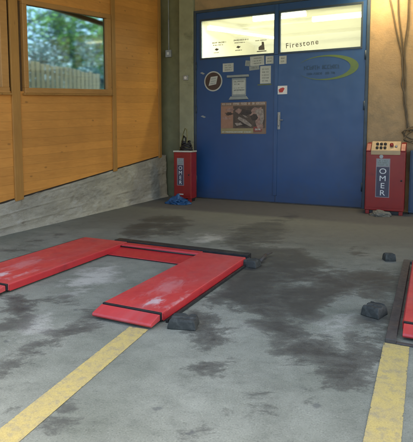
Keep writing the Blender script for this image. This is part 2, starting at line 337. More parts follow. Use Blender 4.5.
def floor_mat():
    k = NT('stained_concrete')
    wa = k.n('ShaderNodeAttribute', attribute_name='wet').outputs['Fac']; pa = k.n('ShaderNodeAttribute', attribute_name='pale').outputs['Fac']
    rot = k.n('ShaderNodeMapping'); rot.inputs['Rotation'].default_value = (0, 0, R(-25)); k.l(k.co.outputs['Object'], rot.inputs[0])
    def streak(sx, sy):
        q = k.n('ShaderNodeMapping'); q.inputs['Scale'].default_value = (sx, sy, 1); k.l(rot.outputs[0], q.inputs[0]); return q.outputs[0]
    n1 = k.noise(2.4, streak(.85, 1.3), 12, .72, .4); n2 = k.noise(9, streak(.85, 1.25), 9, .74, .2); n3 = k.noise(95, None, 5, .75)
    base = k.mix(k.ramp(k.noise(1.1, None, 9, .62), [(.35, 0.), (.66, 1.)]), (.150, .160, .118), (.240, .248, .192))
    mott = k.ramp(k.noise(5, streak(.9, 1.2), 12, .80), [(.30, .55), (.47, .95), (.72, 1.22)])
    base = k.mix(.8, base, mott, 'MULTIPLY')
    sp = k.ramp(n3, [(.30, .30), (.45, .96), (.58, 1.04), (.72, 1.9)])
    base = k.mix(.75, base, sp, 'MULTIPLY')
    # back of the bay: shade painted in as a darker concrete colour
    sep = k.n('ShaderNodeSeparateXYZ'); k.l(k.co.outputs['Object'], sep.inputs[0])
    mr = k.n('ShaderNodeMapRange'); mr.inputs[1].default_value = 5.0; mr.inputs[2].default_value = 7.2
    k.l(k.math('ADD', sep.outputs[1], k.math('MULTIPLY', k.math('SUBTRACT', n1, .5), 2.6)), mr.inputs[0])
    base = k.mix(k.math('MULTIPLY', mr.outputs[0], .85), base, k.mix(1., (.112, .108, .088), sp, 'MULTIPLY'))
    # pale cement dust
    pf = k.math('ADD', k.math('ADD', pa, k.math('MULTIPLY', k.math('SUBTRACT', n1, .5), 2.6)), k.math('MULTIPLY', k.math('SUBTRACT', n2, .5), 1.2))
    pf = k.ramp(pf, [(.45, 0.), (1.1, 1.)])
    base = k.mix(k.math('MULTIPLY', pf, .70), base, k.mix(.6, (.45, .44, .37), sp, 'MULTIPLY'))
    # damp oily patches, ragged at the edge
    wf = k.math('ADD', wa, k.math('MULTIPLY', k.math('SUBTRACT', n1, .5), 2.9))
    wf = k.math('ADD', wf, k.math('MULTIPLY', k.math('SUBTRACT', n2, .5), 1.1))
    wm = k.ramp(k.math('ADD', wf, .03), [(.36, 0.), (.56, .62), (1., 1.)])
    dark = k.mix(k.ramp(k.noise(7, None, 9, .7), [(.35, 0.), (.7, 1.)]), (.034, .033, .027), (.056, .054, .045))
    dark = k.mix(.6, dark, sp, 'MULTIPLY')
    base = k.mix(k.math('MULTIPLY', wm, .90), base, dark)
    # scattered drips
    vo = k.n('ShaderNodeTexVoronoi'); vo.inputs['Scale'].default_value = 3.4
    wv = k.n('ShaderNodeVectorMath', operation='ADD'); cb = k.n('ShaderNodeCombineXYZ')
    k.l(k.math('MULTIPLY', n2, .16), cb.inputs[0]); k.l(k.math('MULTIPLY', n1, .2), cb.inputs[1])
    k.l(k.co.outputs['Object'], wv.inputs[0]); k.l(cb.outputs[0], wv.inputs[1]); k.l(wv.outputs[0], vo.inputs['Vector'])
    dr = k.ramp(vo.outputs['Distance'], [(.05, 1.), (.10, 0.)])
    base = k.mix(k.math('MULTIPLY', dr, .55), base, (.07, .072, .068))
    # hairline cracks
    vc = k.n('ShaderNodeTexVoronoi', feature='DISTANCE_TO_EDGE'); vc.inputs['Scale'].default_value = .55; k.l(wv.outputs[0], vc.inputs['Vector'])
    cr = k.ramp(vc.outputs['Distance'], [(.0, 1.), (.006, 0.)])
    base = k.mix(k.math('MULTIPLY', cr, .10), base, (.05, .05, .048))
    rough = k.mix(wm, k.ramp(n2, [(.3, .78), (.7, .95)]), (.60, .60, .60)); k.b.inputs['Specular IOR Level'].default_value = .35
    k.bump(k.math('ADD', k.math('MULTIPLY', n3, .6), n2), .45, .006)
    return k.set(base, rough)
M['floor'] = floor_mat()
fl = tag(link('floor', floor_grid(), M['floor']), kind='structure')
g = MB(); g.box(-300, 300, -300, 300, -.5, -.03)
tag(g.build('ground', simple('earth', (.12, .11, .08), (.08, .09, .05), .5, .95, bump=.3)), kind='structure')

# yellow bay lines: thin painted strips, worn
def line_mat():
    k = NT('worn_yellow_paint')
    n1 = k.noise(16, None, 9, .75); n3 = k.noise(150, None, 4, .7)
    c = k.mix(k.ramp(k.noise(5, None, 8, .7), [(.35, 0.), (.65, 1.)]), (.47, .365, .105), (.40, .32, .125))
    c = k.mix(k.math('MULTIPLY', k.ramp(n1, [(.49, 0.), (.61, 1.)]), .6), c, (.25, .225, .145))
    c = k.mix(.6, c, k.ramp(n3, [(.30, .6), (.5, 1.), (.72, 1.25)]), 'MULTIPLY')
    k.bump(n3, .4, .004)
    # flaked paint along the edges shows the concrete through
    tr = k.n('ShaderNodeBsdfTransparent'); mx = k.n('ShaderNodeMixShader')
    ed = k.n('ShaderNodeAttribute', attribute_name='edge').outputs['Fac']
    f = k.math('ADD', ed, k.math('MULTIPLY', k.math('SUBTRACT', k.noise(24, None, 8, .75), .5), 1.5))
    k.l(k.ramp(f, [(.66, 0.), (.74, 1.)]), mx.inputs[0])
    k.l(k.b.outputs[0], mx.inputs[1]); k.l(tr.outputs[0], mx.inputs[2]); k.l(mx.outputs[0], k.out.inputs[0])
    return k.set(c, .7)
M['yellow'] = line_mat()
def yellow_line(a, b, wd):
    a = Vector(a); b = Vector(b); d = (b-a); L = d.length; d.normalize(); n = Vector((d.y, -d.x))
    nu, nv = int(L/.05), 12; bm = bmesh.new(); lay = bm.verts.layers.float.new('edge'); g = []
    for i in range(nu+1):
        row = []
        for j in range(nv+1):
            s = (j/nv-.5)*2; p = a + d*(L*i/nu) + n*(s*wd/2)
            v = bm.verts.new((p.x, p.y, .004)); v[lay] = .10 + .55*max(abs(s)**6, (1-min(1, (nu-i)*.05/.08)), (1-min(1, i*.05/.08))); row.append(v)
        g.append(row)
    for i in range(nu):
        for j in range(nv): bm.faces.new((g[i][j], g[i][j+1], g[i+1][j+1], g[i+1][j]))
    bmesh.ops.recalc_face_normals(bm, faces=bm.faces)
    me = bpy.data.meshes.new('yellow_line'); bm.to_mesh(me); bm.free()
    if me.polygons[0].normal.z < 0: me.flip_normals()
    return tag(link('yellow_line', me, M['yellow']), kind='structure')
yellow_line((-1.78, .4), (-2.06, 3.10), .17)
yellow_line((-.155, .4), (-.185, 3.655), .175)

# ------------------------------------------------------------------ concrete plinth under the cabin
def plinth():
    """rough cast low wall whose top climbs with the cabin, front at x = -5.87"""
    k = NT('rough_cast_concrete')
    sep_v = k.coord((1, 1, 1))
    c = k.mix(k.ramp(k.noise(2.2, k.coord((1, .6, 1.6)), 10, .7), [(.35, 0.), (.68, 1.)]), (.36, .335, .25), (.24, .225, .17))
    wh = k.ramp(k.noise(3.2, k.coord((1, .5, 1.5), loc=(2, 5, 1)), 10, .75, .5), [(.50, 0.), (.68, 1.)])
    c = k.mix(k.math('MULTIPLY', wh, .75), c, (.46, .44, .36))
    dk = k.ramp(k.noise(6, k.coord((1, .5, 2), loc=(7, 1, 3)), 9, .75), [(.55, 0.), (.72, 1.)])
    c = k.mix(k.math('MULTIPLY', dk, .6), c, (.085, .06, .045))
    c = k.mix(.6, c, k.ramp(k.noise(110, None, 4, .7), [(.3, .65), (.5, 1.), (.72, 1.25)]), 'MULTIPLY')
    k.bump(k.noise(30, None, 8, .7), .7, .012)
    m = k.set(c, .92)
    bm = bmesh.new(); y0, y1, n, h = 2.0, 10.15, 260, 22
    prof = []
    for i in range(n+1):
        y = y0 + (y1-y0)*i/n; top = .475 + (y-5.15)*.109
        row = []
        for j in range(h+1):
            t = j/h; z = t*top
            if j == h: z = top - .005 + .012*mnoise.noise((y*6, 3, 1))
            d = .018*mnoise.fractal((y*2.2, z*5, .3), 1., 2., 4) + .010*mnoise.noise((y*9, z*14, 2))
            # shutter-board courses
            course = (z - (y-5)*.06) % .20
            d -= .010*math.exp(-((course-.1)/.012)**2)
            x = -5.865 - d - .03*t
            if z < .07: x += .05*(1-z/.07)**2
            row.append(bm.verts.new((x, y, z - .01*(j == 0))))
        back = bm.verts.new((-6.35, y, top-.004)); row.append(back)
        prof.append(row)
    for i in range(n):
        for j in range(h+1): bm.faces.new((prof[i][j], prof[i+1][j], prof[i+1][j+1], prof[i][j+1]))
    bm.faces.new([v for v in prof[0]] + [bm.verts.new((-6.35, y0, -.01))])
    bmesh.ops.recalc_face_normals(bm, faces=bm.faces)
    me = bpy.data.meshes.new('plinth_wall'); bm.to_mesh(me); bm.free()
    if sum(p.normal.x for p in me.polygons) < 0: me.flip_normals()
    o = link('plinth_wall', me, m)
    return tag(o, 'low rough stained concrete wall carrying the orange wooden cabin', 'concrete wall')
plinth()

# ------------------------------------------------------------------ wooden cabin
def zz(y, v): return v + .030*v*(y-5.7)      # boards taper a little, so higher ones climb more
def zbot(y): return .487 + (y-5.15)*.109 + .012
cabin = thing('wooden_cabin', (-5.9, 5.6, 0), 'varnished orange plank cabin with wide windows standing on the low concrete wall', 'cabin')
OFF = Vector((5.9, -5.6, 0))
def cbuild(mb, name, m, parent=None, bevel=0):
    p = parent or cabin
    sh = OFF
    o = mb.build(name, m, p, bevel, shift=tuple(sh))
    return o
def slab(bm, lay, y0, y1, zf0, zf1, x0, x1, tone):
    """sheared board: zf give (low, high) at y"""
    vs = []
    for x in (x0, x1):
        for y in (y0, y1):
            for zf in (zf0, zf1): vs.append(bm.verts.new((x, y, zf(y))))
    for f in ((0, 1, 3, 2), (4, 6, 7, 5), (0, 4, 5, 1), (2, 3, 7, 6), (0, 2, 6, 4), (1, 5, 7, 3)): bm.faces.new([vs[i] for i in f])
    for v in vs: v[lay] = tone

def attr_mb():
    m = MB(); m.lay = m.bm.verts.layers.float.new('tone'); return m
rnd = random.Random(5)
WIN = [(5.70, 7.98, 2.20, 3.62), (3.10, 5.39, 2.20, 3.62)]      # outer frame: y0, y1, low, high (at y = 5.7)
pl = attr_mb()
BW = .140
def planks(y0, y1, lo=None, hi=None):
    """boards of one bay, between the sloping foot and the eaves, skipping an optional opening"""
    v = .2
    i = 0
    while v < 4.75:
        a, b = v + .0007, v + BW - .0007
        tone = rnd.random()
        for (c, d) in ([(a, b)] if lo is None else [(a, min(b, lo)), (max(a, hi), b)]):
            if d - c < .01: continue
            def f0(y, c=c): return max(zz(y, c), zbot(y))
            def f1(y, d=d): return zz(y, d)
            # cut the board where the sloping foot crosses its edges
            ys = [y0, y1]
            for e in (c, d):
                a0 = zz(y0, e) - zbot(y0); a1 = zz(y1, e) - zbot(y1)
                if a0*a1 < 0: ys.append(y0 + (y1-y0)*a0/(a0-a1))
            ys.sort(); xf = -5.902 + rnd.uniform(-.0015, .0015)
            for ya, yb in zip(ys, ys[1:]):
                ym = (ya+yb)/2
                if f1(ym) - f0(ym) < .0005: continue
                slab(pl.bm, pl.lay, ya, yb, lambda y: min(f0(y), f1(y)-1e-4), f1, -5.93, xf, tone)
        v += BW
planks(8.04, 9.90); planks(5.52, 8.04, 2.21, 3.61); planks(3.0, 5.52, 2.21, 3.61)
wall_o = cbuild(pl, 'plank_wall', M['plank'], None, .0015)
# dark backing behind the joints, with openings for the windows
bk = attr_mb()
for (y0, y1, a, b) in ((2.0, 9.9, .0, 2.25), (2.0, 9.9, 3.58, 4.75), (2.0, 3.12, 2.25, 3.58), (5.37, 5.72, 2.25, 3.58), (7.96, 9.9, 2.25, 3.58)):
    slab(bk.bm, bk.lay, y0, y1, (lambda y, a=a: max(zz(y, a), zbot(y)+.01)), (lambda y, b=b: zz(y, b)), -6.0, -5.932, .1)
cbuild(bk, 'wall_backing', simple('dark_wood_back', (.10, .055, .018), (.07, .04, .014), 6, .8))
# vertical laths
for (y0, y1) in ((5.435, 5.60), (8.00, 8.12), (9.80, 9.91)):
    lb = attr_mb()
    slab(lb.bm, lb.lay, y0, y1, lambda y: zbot(y)-.05, lambda y: zz(y, 4.74), -5.903, -5.868, .45)
    cbuild(lb, 'lath', M['lath'], None, .005)
# dark kick strip under the boards
ks = attr_mb(); slab(ks.bm, ks.lay, 2.0, 9.79, lambda y: zbot(y)-.03, lambda y: zbot(y)-.001, -5.96, -5.912, 0.)
cbuild(ks, 'sill_plate', simple('sill_plate_wood', (.04, .026, .012), (.03, .02, .01), 6, .8))
def window(y0, y1, lo, hi):
    fr = attr_mb(); t = .085
    Z = lambda v: (lambda y: zz(y, v))
    slab(fr.bm, fr.lay, y0, y1, Z(lo-.02), Z(lo+t-.02), -5.97, -5.862, .7)
    slab(fr.bm, fr.lay, y0, y1, Z(hi-.06), Z(hi+.02), -5.97, -5.868, .35)
    slab(fr.bm, fr.lay, y0, y0+t, Z(lo+t-.02), Z(hi-.06), -5.97, -5.870, .5)
    slab(fr.bm, fr.lay, y1-t-.05, y1, Z(lo+t-.02), Z(hi-.06), -5.97, -5.870, .6)
    f = cbuild(fr, 'window', M['sash'], None, .006)
    gp = attr_mb(); slab(gp.bm, gp.lay, y0+t-.01, y1-t-.04, Z(lo+t-.03), Z(hi-.05), -5.936, -5.930, 0.)
    cbuild(gp, 'pane', M['glass'], f)
    sb = attr_mb(); slab(sb.bm, sb.lay, y0-.03, y1+.03, Z(lo-.05), Z(lo-.021), -5.97, -5.845, .2)
    cbuild(sb, 'sill', M['lath'], f, .005)
for q in WIN: window(*q)
# side, rear and roof of the cabin; the rear is mostly open glazing onto the bank behind
sw = attr_mb()
slab(sw.bm, sw.lay, 2.0, 2.1, lambda y: .3, lambda y: zz(y, 4.70), -9.5, -6.001, .5)
cbuild(sw, 'side_wall', M['plank'])
sw = attr_mb(); slab(sw.bm, sw.lay, 15.9, 16.0, lambda y: .3, lambda y: 5.0, -9.5, -6.21, .5); slab(sw.bm, sw.lay, 9.92, 15.9, lambda y: .3, lambda y: 5.0, -6.3, -6.21, .5)
cbuild(sw, 'side_wall', M['plank'])
rw = attr_mb()
slab(rw.bm, rw.lay, 2.1, 15.9, lambda y: .3, lambda y: 2.0, -9.5, -9.4, .4)
slab(rw.bm, rw.lay, 2.1, 15.9, lambda y: 4.87, lambda y: 5.0, -9.5, -9.4, .4)
for y in (2.1, 5.6, 8.1, 12.7, 15.7): slab(rw.bm, rw.lay, y, y+.1, lambda y: 2.001, lambda y: 4.869, -9.5, -9.4, .4)
cbuild(rw, 'rear_wall', M['lath'])
fl_ = attr_mb(); slab(fl_.bm, fl_.lay, 2.11, 15.89, lambda y: 1.05, lambda y: 1.15, -9.39, -6.31, .4)
cbuild(fl_, 'cabin_floor', M['lath'])
rf = attr_mb(); slab(rf.bm, rf.lay, 1.7, 9.93, lambda y: zz(y, 4.76), lambda y: zz(y, 4.86), -9.9, -5.85, .4); slab(rf.bm, rf.lay, 9.931, 16.1, lambda y: 5.37, lambda y: 5.47, -9.9, -6.21, .4)
cbuild(rf, 'roof', simple('roof_felt', (.05, .05, .045), (.07, .065, .06), 5, .9))

# ------------------------------------------------------------------ workshop
shop = thing('workshop_building', (-3.2, 10.2, 0), 'workshop front of tan and olive render with wide blue steel doors', 'workshop')
SO = (3.2, -10.2, 0)
def sbuild(mb, name, m, parent=None, bevel=0, **kw): return mb.build(name, m, parent or shop, bevel, shift=SO, **kw)
# walls
b = MB(); b.box(-1.215, 9, 10.2, 10.5, 0, 6.0); b.box(-5.12, -1.215, 10.2, 10.5, 4.36, 6.0)
sbuild(b, 'wall', M['wall'])
b = MB(); b.box(-5.50, -5.125, 10.12, 10.5, 0, 4.9); sbuild(b, 'pillar', M['pillar'], None, .012)
b = MB(); b.box(-6.2, -5.50, 10.24, 10.5, 0, 6.0); sbuild(b, 'recessed_wall', M['recess'])
b = MB(); b.box(-5.83, 9, 3.6, 10.19, 5.0, 5.16); b.box(-5.83, 9, 3.5, 3.6, 4.94, 5.24); b.box(-6.2, 9, 10.19, 17.1, 6.0, 6.2)  # unseen roof added to block sky light over the bay, plus room roof
cp = sbuild(b, 'added_shade_canopy', simple('added_canopy_soffit', (.30, .29, .25), (.24, .23, .2), 3, .9))
# room behind the doors
b = MB(); b.box(-6.1, 2.5, 17.0, 17.1, 0, 5.2); b.box(-6.2, -6.1, 10.505, 17.1, 0, 5.9); b.box(2.5, 2.6, 10.505, 17, 0, 5.2)
b.box(-6.1, 2.5, 10.505, 17, 4.75, 4.85); b.box(-6.1, 2.5, 10.505, 17, -.02, .004)
sbuild(b, 'interior_room', M['white_in'])
for y in (11.8, 13.6, 15.4):
    b = MB(); b.box(-6.099, 2.499, y, y+.16, 4.64, 4.749); sbuild(b, 'ceiling_beam', M['white_in'])
b = MB(); b.box(-5.06, -1.275, 10.151, 10.30, 0, .024); sbuild(b, 'threshold', M['steel'], None, .004)
# door frame
b = MB(); b.box(-5.118, -5.06, 10.13, 10.26, 0, 4.355); b.box(-1.275, -1.217, 10.13, 10.26, 0, 4.355); b.box(-5.06, -1.275, 10.13, 10.26, 4.30, 4.355)
sbuild(b, 'door_frame', M['door_frame'], None, .006)
def leaf(x0, x1, px0, px1):
    a, c = 10.15, 10.20
    b = MB(); b.box(x0, x1, a, c, .025, 3.275); b.box(x0, x1, a, c, 4.11, 4.295); b.box(x0, px0, a, c, 3.275, 4.11); b.box(px1, x1, a, c, 3.275, 4.11)
    d = sbuild(b, 'door_leaf', M['door'], None, 0)
    # folded edges of the sheet and the transom bead
    b = MB(); b.box(px0-.035, px1+.035, 10.138, 10.149, 3.235, 3.275); b.box(px0-.035, px1+.035, 10.138, 10.149, 4.11, 4.15)
    b.box(px0-.035, px0, 10.138, 10.149, 3.275, 4.11); b.box(px1, px1+.035, 10.138, 10.149, 3.275, 4.11)
    b.build('glazing_bead', M['door_frame'], d, .002, shift=SO)
    b = MB(); b.box(px0, px1, 10.172, 10.178, 3.275, 4.11); b.build('pane', M['transom_glass'], d, shift=SO)
    b = MB(); b.box(x0+.004, x1-.004, 10.139, 10.149, .03, .16); b.build('kick_plate', M['door'], d, .002, shift=SO)
    return d
dl = leaf(-5.055, -3.122, -4.93, -3.185); dr = leaf(-3.116, -1.28, -3.045, -1.385)
b = MB(); b.box(-3.165, -3.085, 10.128, 10.149, .17, 3.232); b.box(-3.165, -3.085, 10.128, 10.149, 3.24, 4.29); b.build('astragal', M['door'], dl, .004, shift=SO)
def hinge(x, z, par):
    b = MB(); b.cyl((x, 10.135, z-.09), (x, 10.135, z+.09), .016, 10); b.build('hinge', M['door_frame'], par, 0, True, shift=SO)
for z in (.45, 2.1, 3.1): hinge(-5.055, z, dl); hinge(-1.282, z, dr)
# pull handle with its plate on the right leaf
b = MB(); b.box(-3.075, -3.015, 10.124, 10.1275, 1.63, 2.0); b.tube([(-3.045, 10.126, 1.95), (-3.045, 10.08, 1.93), (-3.045, 10.075, 1.72), (-3.045, 10.126, 1.70)], .011, 8)
b.tube([(-3.045, 10.1, 1.83), (-2.95, 10.09, 1.83)], .009, 8)
b.build('handle', M['grey'], dr, 0, shift=SO)
# lettering on the right transom glass
def child_text(s, x, y, z, size, m, name, par, **kw):
    o = text(s, x, y, z, size, m, name, None, **kw)
    o.data.transform(Matrix.Translation(SO)); o.parent = par
    return o
M['letter'] = simple('brown_lettering', (.16, .14, .10), (.20, .17, .12), 20, .6, bump=0)
child_text('Firestone', -2.93, 10.168, 3.355, .155, M['letter'], 'glass_lettering', dr, sx=.92, spacing=1.28, ry=R(-3.2), bold=.001)
# small stickers on the left transom glass
b = MB()
for i, (x0, z) in enumerate(((-4.66, 3.585), (-4.13, 3.60))):
    scribble(b, x0, x0+.36, 10.168, z, .032, 40+i); scribble(b, x0+.02, x0+.28, 10.168, z-.05, .024, 50+i)
    b.prism([(x0+.06, z-.14), (x0+.12, z-.165), (x0+.17, z-.13), (x0+.10, z-.105)], 10.166, 10.168)
    scribble(b, x0+.04, x0+.20, 10.168, z-.215, .02, 60+i)
b.build('glass_decal', M['letter'], dl, shift=SO)
b = MB(); b.prism([(-3.54, 3.36), (-3.40, 3.36), (-3.41, 3.44), (-3.42, 3.53), (-3.47, 3.54), (-3.47, 3.47), (-3.54, 3.43)], 10.166, 10.168)
b.box(-3.58, -3.36, 10.166, 10.168, 3.325, 3.345); scribble(b, -3.62, -3.36, 10.168, 3.56, .022, 71)
b.build('glass_emblem', M['letter'], dl, shift=SO)
# lime swoosh with a dark wordmark inside it on the right leaf
def crescent():
    cx, cz = -2.04, 2.90; out, inn = [], []
    for i in range(49):
        t = R(152) - R(300)*i/48
        out.append((cx + .63*math.cos(t), cz + .255*math.sin(t)))
        k = max(0., math.cos(t*0.5 - R(2)))**2.2
        inn.append((cx - .02 + (.63 - .015 - .125*k)*math.cos(t), cz + .01*math.sin(t) + (.255 - .014 - .055*k)*math.sin(t)))
    b = MB()
    lo = [b.bm.verts.new((p[0], 10.146, p[1])) for p in out]; li = [b.bm.verts.new((p[0], 10.146, p[1])) for p in inn]
    ho = [b.bm.verts.new((p[0], 10.1495, p[1])) for p in out]; hi = [b.bm.verts.new((p[0], 10.1495, p[1])) for p in inn]
    for i in range(48):
        b.bm.faces.new((lo[i], lo[i+1], li[i+1], li[i])); b.bm.faces.new((ho[i], hi[i], hi[i+1], ho[i+1]))
        b.bm.faces.new((lo[i], ho[i], ho[i+1], lo[i+1])); b.bm.faces.new((li[i], li[i+1], hi[i+1], hi[i]))
    return b
o = crescent().build('swoosh_decal', M['lime'], dr, shift=SO)
b = MB(); scribble(b, -2.52, -1.78, 10.1495, 2.87, .085, 5); scribble(b, -2.46, -1.86, 10.1495, 2.76, .05, 9)
b.build('decal_wordmark', M['limedark'], dr, shift=SO)

# fluorescent fittings in the room
def fluorescent(x0, x1, y0, y1, z, label):
    t = thing('ceiling_light', ((x0+x1)/2, (y0+y1)/2, z+.1), label, 'ceiling light', 'fluorescent lights inside the workshop')
    sh = (-(x0+x1)/2, -(y0+y1)/2, -(z+.1))
    d = Vector((x1-x0, y1-y0, 0)); n = Vector((d.y, -d.x, 0)).normalized()*.07
    b = MB(); b.prism([(x0+n.x, y0+n.y), (x1+n.x, y1+n.y), (x1-n.x, y1-n.y), (x0-n.x, y0-n.y)], z+.03, z+.099, 'z'); b.build('housing', M['white_in'], t, shift=sh)
    for s in (-.5, .5):
        b = MB(); b.cyl((x0+n.x*s, y0+n.y*s, z), (x1+n.x*s, y1+n.y*s, z), .025, 10); b.build('tube', M['tube'], t, 0, True, shift=sh)
fluorescent(-5.9, -4.5, 12.6, 14.8, 4.50, 'long fluorescent light seen slanting behind the left door glass')
fluorescent(-4.4, -3.0, 12.2, 12.2, 4.50, 'fluorescent light shining behind the middle of the blue doors')
fluorescent(-3.0, -1.4, 12.9, 12.9, 4.50, 'fluorescent light shining behind the right door glass')
def room_light(x):
    al = bpy.data.lights.new('hidden_room_fill', 'AREA'); al.shape = 'RECTANGLE'; al.size = 1.3; al.size_y = .2; al.energy = 22; al.color = (1, .975, .78)  # unseen area light added above the doors to brighten the room
    ao = bpy.data.objects.new('hidden_room_fill', al); COL.objects.link(ao); ao.location = (x, 10.85, 4.66); ao.rotation_euler = (R(35), 0, 0); return ao
for x in (-5.0, -3.2, -1.4): room_light(x)

# wall lamp above the right jamb
lt = thing('wall_lamp', (-.90, 10.2, 4.66), 'lit warm floodlight on the tan wall right above the blue doors', 'lamp')
b = MB(); b.box(-.17, .17, -.66, -.46, .03, .18); b.build('lamp_housing', M['grey'], lt, .01)
b = MB(); b.box(-.15, .15, -.65, -.47, .012, .029); b.build('lamp_glass', M['bulb'], lt, .004)
b = MB(); b.box(-.02, .02, -.46, -.001, .09, .13); b.build('bracket', M['steel'], lt)
al = bpy.data.lights.new('wall_lamp_light', 'SPOT'); al.energy = 42; al.color = (1, .76, .44); al.spot_size = R(150); al.spot_blend = .8; al.shadow_soft_size = .3
ao = bpy.data.objects.new('wall_lamp_light', al); COL.objects.link(ao); ao.location = (-.90, 9.64, 4.63); ao.rotation_euler = (R(12), 0, 0)

# ------------------------------------------------------------------ papers, posters and signs on the doors
YD = 10.1495
def sheet(name, x0, x1, z0, z1, m, label, cat, tilt=0, lines=0, seed=1, group=None, ink='ink', th=.002):
    cx, cz = (x0+x1)/2, (z0+z1)/2
    t = thing(name, (cx, YD, cz), label, cat, group); t.rotation_euler = (0, R(tilt), 0)
    bx, bz = (x1-x0)/2, (z1-z0)/2
    # slightly curled sheet
    bm = bmesh.new(); g = []
    for i in range(7):
        u = i/6*2-1; y = -th - .012*max(0, abs(u)-.55)**1.5
        g.append([bm.verts.new((u*bx, y, -bz)), bm.verts.new((u*bx, y, bz))])
    for i in range(6): bm.faces.new((g[i][0], g[i+1][0], g[i+1][1], g[i][1]))
    me = bpy.data.meshes.new('sheet'); bm.to_mesh(me); bm.free()
    s = link('sheet', me, m, t); sm = s.modifiers.new('thick', 'SOLIDIFY'); sm.thickness = .0015; sm.offset = 1
    if lines:
        b = MB(); h = (z1-z0)/(lines*1.9)
        for i in range(lines): scribble(b, -bx*.8, bx*.8*(.6 + .4*random.Random(seed+i).random()), -th-.0005, bz*.82 - (i+1)*(2*bz*.88)/(lines+.3) + h*.3, h*.75, seed*9+i)
        b.build('print', M[ink], t)
    return t
sheet('paper_notice', -4.385, -4.12, 2.93, 3.12, M['paper'], 'small pale paper above and right of the round badge', 'notice', 0, 3, 3)
sheet('paper_notice', -3.84, -3.72, 3.03, 3.15, M['greypaper'], 'faded grey scrap under the left glass, leftmost of the row', 'notice', 8, 1, 4)
sheet('paper_notice', -3.725, -3.40, 3.03, 3.235, M['paper'], 'widest pale paper taped just under the left door glass', 'notice', -2, 3, 5)
sheet('paper_notice', -3.365, -3.19, 3.05, 3.215, M['paper'], 'small pale square paper just left of the seam between the blue doors', 'notice', 0, 2, 6)
sheet('paper_notice', -3.06, -2.90, 3.03, 3.20, M['paper'], 'small pale square paper just right of the seam between the blue doors', 'notice', 0, 2, 7)
sheet('paper_notice', -3.745, -3.51, 2.935, 3.025, M['greypaper'], 'small grey slip below the widest paper under the glass', 'notice', -4, 1, 8)
sheet('paper_notice', -3.49, -3.245, 2.63, 3.01, M['paper'], 'tall pale paper hanging below the row under the left glass', 'notice', 0, 5, 9)
b = thing('paper_strip', (-3.38, YD, 2.607), 'thin greenish strip under the tall pale paper', 'strip')
q = MB(); q.box(-.17, .15, -.004, -.001, -.012, .012); q.build('strip', simple('green_strip', (.14, .17, .06), None, 8), b)
# framed notice with a ledge above and a tray below
fn = thing('framed_notice', (-3.99, YD, 2.57), 'white printed notice between a grey ledge and a pale tray', 'notice')
q = MB(); q.box(-.17, .17, -.008, -.001, -.19, .21); q.build('board', M['greypaper'], fn, .002)
q = MB(); q.box(-.145, .145, -.0105, -.0085, -.15, .17); q.build('sheet', M['paper'], fn)
q = MB()
for i, (z, h) in enumerate(((.115, .034), (.06, .026), (-.02, .016), (-.075, .032))): scribble(q, -.12, .13 if i != 1 else .03, -.011, z, h, 30+i)
q.build('print', M['ink'], fn)
q = MB(); q.box(-.28, .24, -.05, -.001, .225, .275); q.build('ledge', M['greypaper'], fn, .006)
q = MB(); q.prism([(-.19, -.20), (.19, -.20), (.235, -.27), (-.235, -.27)], -.05, -.001); q.build('tray', M['greypaper'], fn, .006)
# small white and red sticker
rs = sheet('red_sticker', -3.125+.005, -2.875, 2.385, 2.565, M['white'], 'small white sticker with a red mark beside the door handle', 'sticker')
q = MB(); q.prism([(-.055, -.05), (.02, -.05), (.065, .03), (.03, .055), (-.03, .04), (-.07, .01)], -.006, -.0035); q.build('red_mark', simple('red_print', (.55, .06, .05), None, 9, bump=0), rs)
# round badge
rb = thing('round_badge', (-4.625, YD, 2.735), 'round dark brown badge with white rim and slanted white emblem', 'badge')
def disc(r, y0, y1, n=48):
    q = MB(); q.prism([(r*math.cos(2*math.pi*i/n), r*math.sin(2*math.pi*i/n)) for i in range(n)], y0, y1); return q
disc(.228, -.004, -.001).build('rim', M['paper'], rb)
disc(.200, -.0065, -.0045).build('field', M['brown'], rb)
q = MB(); q.prism([(-.115, -.10), (.075, -.07), (.115, .115), (-.06, .10)], -.009, -.007); q.build('emblem', M['paper'], rb)
q = MB()
for z in (-.05, .0, .055): q.prism([(-.06+z*.2, z-.012), (.06+z*.2, z), (.065+z*.2, z+.016), (-.055+z*.2, z+.006)], -.0115, -.0095)
q.build('emblem_bars', M['greypaper'], rb)
# photo poster
po = thing('poster', (-3.885, YD, 1.885), 'brown photo poster with pale heading on the left blue door', 'poster')
x0, x1, z0, z1 = -.545, .545, -.355, .355
q = MB(); q.box(x0, x1, -.004, -.001, z0, z1); q.build('sheet', simple('poster_brown', (.24, .155, .10), (.17, .11, .07), 3, .5, bump=.05), po)
q = MB(); scribble(q, x0+.03, x0+.26, -.0045, z1-.055, .04, 81); scribble(q, x0+.30, x1-.36, -.0045, z1-.06, .052, 82); scribble(q, x1-.33, x1-.03, -.0045, z1-.06, .052, 83)
q.build('heading', simple('poster_heading', (.50, .43, .34), (.40, .33, .26), 20, .6, bump=0), po)
q = MB(); q.box(x0+.005, x0+.30, -.006, -.0045, z0+.13, z1-.085); q.build('left_panel', simple('poster_tan', (.34, .19, .12), (.26, .14, .085), 7, .5, bump=0), po)
q = MB(); q.box(x0+.305, x1-.02, -.006, -.0045, z0+.13, z1-.085); q.build('photo_field', simple('poster_dark', (.045, .033, .025), (.11, .08, .055), 8, .5, bump=0), po)
PP = simple('poster_pale', (.36, .31, .25), (.13, .10, .08), 16, .5, bump=0)
PK = simple('poster_pink', (.40, .26, .20), (.17, .10, .08), 13, .5, bump=0)
PD = simple('poster_shadow', (.02, .016, .014), (.06, .042, .03), 14, .5, bump=0)
